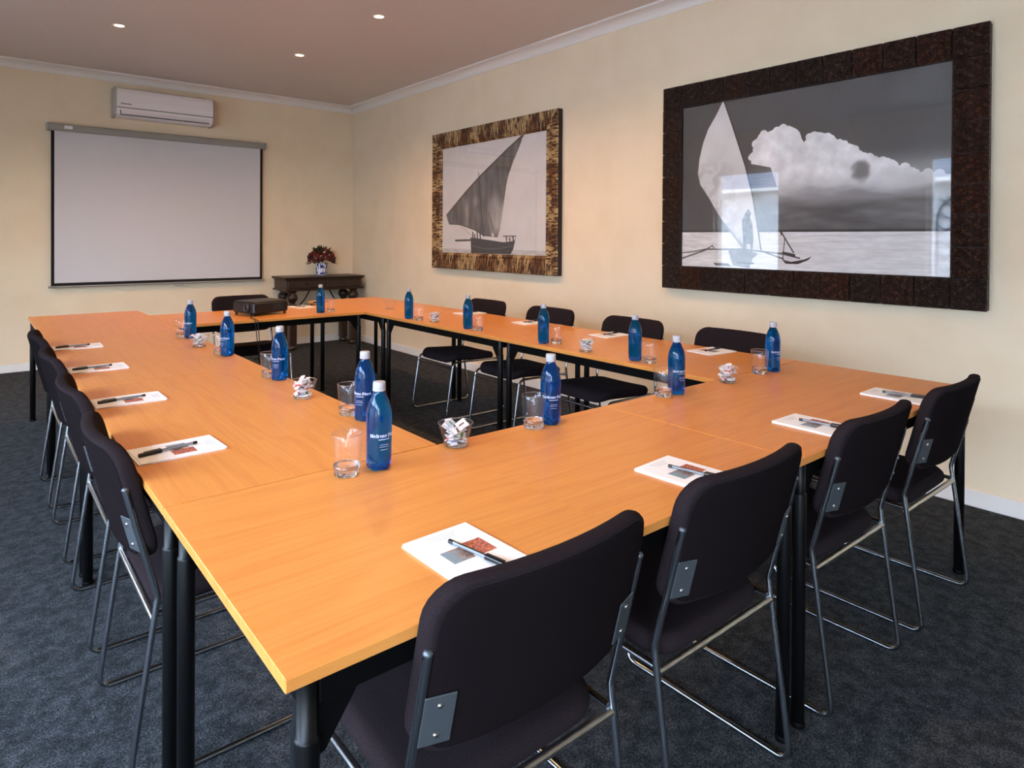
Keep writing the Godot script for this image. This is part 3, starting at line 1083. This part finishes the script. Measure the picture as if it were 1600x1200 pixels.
	part("inner_lip", lip, M.tile_edge, p2)
	part("print", flat_x(-0.0315, band, y1 - y0 - band, z0 - zc + band, z1 - zc - band), M.large_print, p2)
	part("glass", bc(Vector3(-0.0365, band, z0 - zc + band), Vector3(-0.0345, y1 - y0 - band, z1 - zc - band), 0.0001), M.picture_glass, p2)

	# small picture of a dhow in a wide gilded frame
	z0 = -5.03
	z1 = -3.118
	y0 = 0.993
	y1 = 2.386
	zc = (z0 + z1) / 2
	var p1 := thing("framed_dhow", "black-and-white photograph of a dark-sailed dhow in a distressed gilt frame", "picture", Vector3(XW, y0, zc))
	var h := y1 - y0
	var dz := (z1 - z0) / 2
	# profile across the rail: distance from the outer edge, distance from the wall
	var pr := [[0.0, 0.002], [0.0, 0.052], [0.006, 0.058], [0.10, 0.052], [0.125, 0.046], [0.132, 0.05], [0.142, 0.05], [0.150, 0.042], [0.163, 0.034], [0.163, 0.002]]
	var cor := [Vector2(-dz, 0), Vector2(dz, 0), Vector2(dz, h), Vector2(-dz, h)]
	var inn := [Vector2(1, 1), Vector2(-1, 1), Vector2(-1, -1), Vector2(1, -1)]
	for k in 4:
		var j := (k + 1) % 4
		var g := Geo.new()
		r = []
		var steps := 8
		for e in steps + 1:
			var p := PackedVector3Array()
			for q in pr:
				var a2: Vector2 = (cor[k] + inn[k] * q[0]).lerp(cor[j] + inn[j] * q[0], float(e) / steps)
				p.append(Vector3(-q[1], a2.y, a2.x))
			r.append(p)
		g.rings(r, true, true, -1)
		if k % 2 == 0:
			g.planar(Vector3(0, 0, 0.55), Vector3(0, 3.4, 0), Vector2(0.3 * k, 0.0))
		else:
			g.planar(Vector3(0, 0.55, 0), Vector3(0, 0, 3.4), Vector2(0.21 * k, 0.0))
		part("frame_rail", g, M.gilt, p1)
	part("frame_side", bc(Vector3(-0.048, 0.0, dz - 0.001), Vector3(-0.002, h, dz + 0.002)), M.gilt_side, p1)
	part("print", flat_x(-0.030, 0.158, h - 0.158, -dz + 0.158, dz - 0.158), M.small_print, p1)
	part("glass", bc(Vector3(-0.034, 0.16, -dz + 0.16), Vector3(-0.0325, h - 0.16, dz - 0.16), 0.0001), M.picture_glass, p1)


# a thin upright sheet facing -x with the picture's left edge at z0
func flat_x(x: float, y0: float, y1: float, z0: float, z1: float) -> Geo:
	var g := bc(Vector3(x, y0, z0), Vector3(x + 0.002, y1, z1), 0.0001)
	for i in g.v.size():
		g.uv[i] = Vector2((g.v[i].z - z0) / (z1 - z0), (y1 - g.v[i].y) / (y1 - y0))
	return g


func build_corner() -> void:
	# carved console table
	var x0 := 2.44
	var x1 := 3.43
	var zf := -6.53
	var zb := -6.975
	var t := thing("console_table", "dark carved wooden console table with turned supports in the corner", "console table", Vector3((x0 + x1) / 2, 0, (zf + zb) / 2))
	var hw := (x1 - x0) / 2
	var hd := (zf - zb) / 2
	part("table_top", bx(Vector3(0, 0.832, 0), Vector3(2 * hw, 0.022, 2 * hd), 0.007), M.antique, t)
	part("moulding", bx(Vector3(0, 0.815, 0), Vector3(2 * hw - 0.03, 0.014, 2 * hd - 0.03), 0.005), M.antique, t)
	part("apron", bc(Vector3(-hw + 0.03, 0.70, -hd + 0.02), Vector3(hw - 0.03, 0.81, hd - 0.03), 0.003), M.antique, t)
	for s in [-1, 1]:
		var d := part("drawer", bx(Vector3(s * (hw - 0.03) / 2, 0.755, hd - 0.026), Vector3(hw - 0.06, 0.085, 0.016), 0.005), M.antique, t)
		part("knob", lt([[0.004, 0.0], [0.013, 0.004], [0.012, 0.012], [0.005, 0.016]], 12, Vector3(s * (hw - 0.03) / 2, 0.748, hd - 0.012)), M.iron, d)
	part("moulding", bx(Vector3(0, 0.692, 0), Vector3(2 * hw - 0.02, 0.018, 2 * hd - 0.02), 0.006), M.antique, t)
	for sx in [-1, 1]:
		for sz in [-1, 1]:
			var at := Vector3(sx * (hw - 0.115), 0, sz * (hd - 0.085))
			var leg := part("leg", bx(at + Vector3(0, 0.28, 0), Vector3(0.085, 0.46, 0.085), 0.006), M.antique, t)
			part("turned_bulb", lt([[0.035, 0.50], [0.046, 0.515], [0.03, 0.53], [0.034, 0.545], [0.062, 0.585], [0.064, 0.61], [0.05, 0.64], [0.034, 0.652], [0.048, 0.664], [0.055, 0.684]], 20, at), M.antique, leg)
			part("foot", lt([[0.035, 0.0], [0.05, 0.01], [0.052, 0.03], [0.04, 0.05]], 16, at), M.antique, leg)
	for s in [-1, 1]:
		var pts := []
		for k in 13:
			var f := k / 12.0
			pts.append(Vector3(s * lerpf(hw - 0.16, 0.12, f), 0.30 + 0.38 * pow(f, 0.8) + 0.02 * sin(f * TAU), 0.02))
		part("iron_brace", tb(pts, 0.008, 8), M.iron, t)
	# vase and flowers
	var at := Vector3(2.965, 0.843, -6.75)
	var v := thing("vase", "blue and white patterned china vase on the console table", "vase", at)
	part("body", lt([[0.045, 0.0], [0.060, 0.002], [0.062, 0.012], [0.065, 0.05], [0.067, 0.11], [0.070, 0.145], [0.072, 0.152], [0.066, 0.152], [0.062, 0.14], [0.058, 0.03]], 32), M.china, v)
	var b := thing("flower_arrangement", "bunch of dark red roses with green leaves in the vase", "flowers", at + Vector3(0, 0.15, 0))
	var bloom := []
	for q in 3:
		var g := Geo.new()
		var rr := []
		for k in 7:
			var p := PackedVector3Array()
			var f := k / 6.0
			for i in 15:
				var an := TAU * i / 15
				var rad := 0.031 * sin(PI * (0.12 + 0.8 * f)) * (1.0 + 0.16 * cos(5 * an + 2.2 * k + q))
				p.append(Vector3(rad * cos(an), -0.02 + 0.042 * f + 0.004 * cos(5 * an + 2.2 * k), rad * sin(an)))
			rr.append(p)
		g.rings(rr, true, true, -1)
		bloom.append(g.mesh())
	var lg := Geo.new()
	lg.quad(Vector3(0, 0, 0), Vector3(0.016, 0.004, 0.03), Vector3(0, -0.006, 0.075), Vector3(-0.016, 0.004, 0.03))
	lg.quad(Vector3(-0.016, 0.0034, 0.03), Vector3(0, -0.0066, 0.075), Vector3(0.016, 0.0034, 0.03), Vector3(0, -0.0006, 0))
	var leaf := lg.mesh()
	for k in 34:
		var f := (k + 0.5) / 34.0
		var el := asin(lerpf(-0.05, 0.98, f))
		var az := k * 2.39996
		var d := Vector3(cos(el) * cos(az), sin(el), cos(el) * sin(az))
		var pos := Vector3(d.x * 0.165, 0.03 + d.y * 0.155, d.z * 0.12) * rng.randf_range(0.86, 1.0)
		share("rose_bloom", bloom[k % 3], M.rose if k % 3 else M.rose_dark, b, pos, Basis(Quaternion(Vector3.UP, d.normalized())).scaled(Vector3.ONE * rng.randf_range(0.8, 1.15)))
	for k in 56:
		var az := rng.randf() * TAU
		var el := rng.randf_range(-0.35, 1.3)
		var d := Vector3(cos(el) * cos(az), sin(el), cos(el) * sin(az))
		var pos := Vector3(d.x * 0.13, 0.04 + d.y * 0.12, d.z * 0.10)
		share("leaf", leaf, M.leaf if k % 3 else M.leaf_light, b, pos, Basis.looking_at(-d + Vector3(rng.randf_range(-0.4, 0.4), rng.randf_range(-0.4, 0.4), rng.randf_range(-0.4, 0.4)), Vector3.UP))
	for k in 7:
		var an := TAU * k / 7
		part("stem", tb([Vector3(0.03 * cos(an), -0.1, 0.03 * sin(an)), Vector3(0.04 * cos(an), 0.0, 0.04 * sin(an)), Vector3(0.1 * cos(an), 0.09, 0.08 * sin(an))], 0.003, 5), M.leaf, b)


func build_tabletop() -> void:
	# projector and its leads
	var t := thing("projector", "black projector on the far table in front of the screen", "projector", Vector3(1.36, TOP, -4.13), 0.30)
	part("body", bx(Vector3(0, 0.058, 0), Vector3(0.30, 0.082, 0.25), 0.010), M.projector, t)
	part("top_cover", bx(Vector3(0, 0.101, 0), Vector3(0.285, 0.006, 0.235), 0.003), M.projector_top, t)
	for sx in [-1, 1]:
		for sz in [-1, 1]:
			part("foot", lt([[0.009, 0.0], [0.011, 0.002], [0.008, 0.018]], 12, Vector3(sx * 0.13, 0, sz * 0.105)), M.projector, t)
	var ring := Geo.new()
	ring.lathe([[0.022, 0.0], [0.031, 0.0], [0.031, 0.012], [0.026, 0.014], [0.023, 0.008]], 24)
	ring.warp(func(p: Vector3): return Vector3(-0.149 - p.y, 0.06 + p.x, 0.05 + p.z))
	var rn := part("lens_ring", ring, M.lens_ring, t)
	var ln := Geo.new()
	ln.lathe([[0.0225, 0.0], [0.02, 0.005], [0.01, 0.008], [0.002, 0.009]], 20)
	ln.warp(func(p: Vector3): return Vector3(-0.150 - p.y, 0.06 + p.x, 0.05 + p.z))
	part("lens", ln, M.lens, rn)
	for k in 7:
		part("vent_slat", bx(Vector3(0.02 + 0.016 * k, 0.058, 0.1255), Vector3(0.006, 0.045, 0.002), 0.0005), M.projector_top, t)
	for k in 2:
		var cz := -3.78 + 0.012 * k
		var pts := [Vector3(1.245 + 0.02 * k, TOP + 0.022, -4.0), Vector3(1.215, TOP + 0.006, -3.90), Vector3(1.20, TOP + 0.005, -3.82), Vector3(1.20 + 0.012 * k, TOP + 0.003, -3.787), Vector3(1.205 + 0.014 * k, TOP - 0.02, cz), Vector3(1.22 + 0.01 * k, 0.58, cz), Vector3(1.24, 0.42, cz - 0.02), Vector3(1.235 - 0.02 * k, 0.2, cz - 0.04), Vector3(1.24, 0.02, cz - 0.06), Vector3(1.27, 0.006, cz - 0.12), Vector3(1.36, 0.006, cz - 0.2)]
		var cv := Curve3D.new()
		for i in pts.size():
			var a: Vector3 = pts[maxi(i - 1, 0)]
			var b: Vector3 = pts[mini(i + 1, pts.size() - 1)]
			cv.add_point(pts[i], (a - b) / 8, (b - a) / 8)
		var c := part("projector_lead", tb(Array(cv.tessellate(3, 6)), 0.0032, 6), M.pen_black, self)
		c.name = numbered("projector_lead")
		tag(c, ["black power lead hanging from the projector, left of the pair", "black signal lead hanging from the projector, right of the pair"][k], "cable", "leads hanging from the projector")

	# note pads with a pen on each: position of the centre, turn, what singles it out
	var pad := make_pad()
	var pen := make_pen()
	var pads := [
		[0.378, -0.122, 0.02, "in front of the chair nearest the camera"], [1.032, -0.118, 0.05, "in front of the second front-row chair"], [1.697, -0.122, -0.02, "in front of the third front-row chair"], [2.316, -0.115, 0.0, "at the right end of the front tables"],
		[0.112, -1.087, -PI / 2 + 0.04, "before the nearest left-row chair"], [0.112, -1.775, -PI / 2, "before the second left-row chair"], [0.112, -2.485, -PI / 2, "before the third left-row chair"], [0.112, -3.185, -PI / 2 - 0.03, "before the farthest left-row chair"],
		[2.615, -1.10, PI / 2 - 0.1, "under the large seascape by the wall chair"], [2.625, -1.80, PI / 2 - 0.05, "before the wall chair between the two pictures"], [2.625, -2.52, PI / 2 - 0.08, "before the second-farthest wall chair"], [2.625, -3.22, PI / 2, "before the farthest wall chair"],
		[1.775, -4.40, PI + 0.1, "on the far table right of the projector"]]
	for p in pads:
		var at := Vector3(p[0], TOP, p[1])
		put(pad, "note_pad", "white note pad with printed cover " + p[3], "note pad", at, p[2], "note pads laid at each seat")
		var off := Vector3(0.008, 0.0106, 0.02).rotated(Vector3.UP, p[2])
		put(pen, "pen", "black-capped ballpoint pen on the pad " + p[3], "pen", at + off, p[2] + 0.16, "pens laid on the note pads")
	put(pen, "pen", "loose black pen poking past the table end behind the far bottle", "pen", Vector3(2.065, TOP + 0.0053, -4.68), -PI / 2 + 0.1, "pens laid on the tables")
	pad.free()
	pen.free()

	# bottles: position, turn of the lettering
	var bottle := make_bottle()
	var face := func(p: Vector3, add: float) -> float: return atan2(-0.312 - p.x, 0.831 - p.z) + add
	var bottles := [
		[0.644, -3.166, -0.9, "farthest on the left tables, behind heaped sachets"], [0.641, -2.467, -0.9, "on the left tables, just left of the projector leads"], [0.646, -1.787, -0.55, "on the left tables, a tumbler at its left"], [0.644, -1.047, -0.55, "on the left tables, partly hidden by a nearer bottle"],
		[0.471, -0.63, 0.45, "nearest the camera, by the table seam"], [1.737, -3.92, 2.4, "on the far table, below the console table"], [2.088, -3.215, 2.6, "farthest along the picture-wall tables"], [2.116, -2.539, 2.6, "below the right side of the gilt frame"],
		[2.108, -1.821, 2.6, "in front of the chair between the two pictures"], [2.112, -1.183, 2.6, "third from the right, before a wall chair"], [2.391, -0.646, 0.95, "rightmost of all, beneath the seascape"], [1.711, -0.652, 0.7, "on the front tables beside the dark gap"],
		[1.075, -0.654, 0.35, "on the front table, in front of the chair seats"]]
	for b in bottles:
		var at := Vector3(b[0], TOP, b[1])
		put(bottle, "water_bottle", "blue water bottle with white cap " + b[3], "bottle", at, face.call(at, b[2]), "blue water bottles")
	bottle.free()

	var tumbler := make_tumbler()
	var glasses := [
		[0.618, -3.246, "left of the farthest bottle on the left tables"], [0.630, -2.537, "beside the bottle left of the projector leads"], [0.632, -1.863, "left of the third bottle on the left tables"], [0.631, -1.132, "behind the two overlapping bottles"],
		[0.388, -0.636, "nearest the camera, left of the nearest bottle"], [1.834, -3.954, "right of the bottle on the far table"], [2.093, -3.09, "right of the farthest picture-wall bottle"], [2.117, -2.432, "right of the bottle below the gilt frame"], [2.159, -1.771, "right of the bottle between the pictures"],
		[2.117, -1.10, "right of the third bottle from the right"], [2.296, -0.653, "left of the rightmost bottle"], [1.640, -0.657, "left of the bottle beside the dark gap"], [1.003, -0.651, "left of the bottle in front of the chair seats"]]
	for g in glasses:
		put(tumbler, "tumbler", "clear glass tumbler " + g[2], "glass", Vector3(g[0], TOP, g[1]), g[0] * 3.0, "clear tumblers beside the bottles")
	tumbler.free()

	var bowl := make_bowl()
	var bowls := [
		[0.603, -2.819, 17, "on the left tables behind the second bottle"], [0.602, -1.44, 15, "on the left tables right of the third bottle"], [0.723, -0.661, 18, "nearest the camera at the table corner"], [2.137, -2.957, 13, "farthest along the picture-wall tables"], [2.103, -1.496, 14, "between two bottles along the picture wall"], [2.038, -0.645, 16, "on the front tables left of the rightmost tumbler"], [2.286, -3.846, 0, ""]]
	var stick := bx(Vector3.ZERO, Vector3(0.062, 0.0035, 0.02), 0.0015)
	stick.planar(Vector3(1 / 0.062, 0, 0), Vector3(0, 0, 1 / 0.02), Vector2(0.5, 0.5))
	var square := bx(Vector3.ZERO, Vector3(0.046, 0.003, 0.038), 0.0012)
	square.planar(Vector3(1 / 0.046, 0, 0), Vector3(0, 0, 1 / 0.038), Vector2(0.5, 0.5))
	var sm := [stick.mesh(), square.mesh()]
	for b in bowls:
		var at := Vector3(b[0], TOP, b[1])
		put(bowl, "glass_bowl", "small clear glass bowl of sachets " + b[3] if b[2] else "empty clear glass bowl in the far right corner of the tables", "bowl", at, b[1], "glass bowls on the tables")
		for k in int(b[2]):
			var f: float = float(k) / float(b[2])
			var y: float = 0.016 + 0.046 * f
			var rad: float = (0.006 + 0.016 * f) * rng.randf_range(0.3, 1.0)
			var az := k * 2.4 + rng.randf()
			var hue := rng.randi() % 5
			var s := share("sugar_sachet", sm[0 if k % 4 else 1], M.sachets[hue], self, at + Vector3(rad * cos(az), y, rad * sin(az)), Basis(Vector3.UP, rng.randf() * TAU) * Basis(Vector3.BACK, rng.randf_range(0.15, 0.75)) * Basis(Vector3.RIGHT, rng.randf_range(-0.5, 0.5)))
			s.name = numbered("sugar_sachet")
			tag(s, "%s paper %s in the bowl %s" % [["red-striped", "green-striped", "brown-striped", "grey-striped", "white"][hue], "stick sachet" if k % 4 else "square sachet", b[3]], "sachet", "sachets in the bowl " + b[3])
	bowl.free()


func build_lamps() -> void:
	var names := ["recessed ceiling downlight above the air conditioner, leftmost in view", "recessed ceiling downlight nearest the room corner", "recessed ceiling downlight topmost in view, above the small picture"]
	var k := 0
	for p in [[0.599, -5.179], [2.019, -5.063], [2.07, -3.644], [2.07, -2.1], [0.599, -0.6]]:
		var t := thing("ceiling_downlight", names[k] if k < 3 else "recessed ceiling downlight above the tables, outside the picture", "ceiling light", Vector3(p[0], YC, p[1]), 0.0, "recessed downlights in the ceiling")
		part("trim_ring", lt([[0.036, 0.0], [0.036, -0.003], [0.048, -0.004], [0.052, -0.001], [0.052, 0.0]], 28), M.lamp_trim, t)
		part("lamp_face", lt([[0.001, -0.0005], [0.036, -0.0005], [0.036, -0.0015], [0.02, -0.003], [0.001, -0.0035]], 24), M.lamp_glow, t)
		var l := SpotLight3D.new()
		l.name = "lamp"
		l.position = Vector3(0, -0.03, 0)
		l.rotation.x = -PI / 2
		l.spot_angle = 74.0
		l.spot_angle_attenuation = 1.0
		l.spot_range = 14.0
		l.spot_attenuation = 2.0
		l.light_color = Color(1.0, 0.78, 0.55)
		l.light_energy = 2.2
		l.light_size = 0.036
		l.shadow_enabled = true
		t.add_child(l)
		k += 1


func build_outside() -> void:
	var gr := part("ground", bc(Vector3(-16, -0.25, -22), Vector3(XL - 0.25, -0.03, 14), 0.01), M.out_ground, self)
	gr.set_meta("kind", "structure")
	var t := thing("courtyard_building", "white building with grey tiled roof, mirrored in the seascape's glass", "building", Vector3(-8, -0.03, -5))
	part("wall", bc(Vector3(-0.3, 0, -14), Vector3(0, 2.6, 14), 0.01), M.out_wall, t)
	part("gutter", bc(Vector3(0.0, 2.52, -14), Vector3(0.35, 2.62, 14), 0.02), M.trim, t)
	for k in 14:
		part("roof_course", bx(Vector3(0.22 - 0.2 * k, 2.66 + 0.1 * k, 0), Vector3(0.26, 0.035, 28.0), 0.012, Basis(Vector3.BACK, -0.36)), M.roof_tile, t)
	var vr := thing("veranda_roof", "plain roof on two posts outside the far garden door", "roof", Vector3(-3.35, 0, -5.2))
	part("soffit", bc(Vector3(-0.6, 2.66, -2.0), Vector3(1.1, 2.76, 2.0), 0.01), M.trim, vr)
	for z in [-1.9, 1.9]:
		part("post", bc(Vector3(-0.58, -0.03, z - 0.05), Vector3(-0.48, 2.66, z + 0.05), 0.005), M.trim, vr)
	for z in [-3.4, -10.2]:
		var a := thing("arched_trellis", "arched dark lattice against the white courtyard wall" if z > -5 else "arched dark lattice at the far end of the courtyard wall", "trellis", Vector3(-7.95, -0.03, z), 0.0, "trellises on the courtyard wall")
		var pts := [Vector3(0, 0, -0.55)]
		for k in 13:
			var an := PI * k / 12
			pts.append(Vector3(0, 1.75 + 0.55 * sin(an), -0.55 * cos(an)))
		pts.append(Vector3(0, 0, 0.55))
		part("arch", tb(pts, 0.03, 8), M.lattice, a)
		for s in [-1, 1]:
			for k in 7:
				var y := 0.1 + 0.28 * k
				part("slat", bx(Vector3(0.01 * s, y + 0.05, 0), Vector3(0.012, 0.035, 1.25), 0.003, Basis(Vector3.RIGHT, s * 0.62)), M.lattice, a)
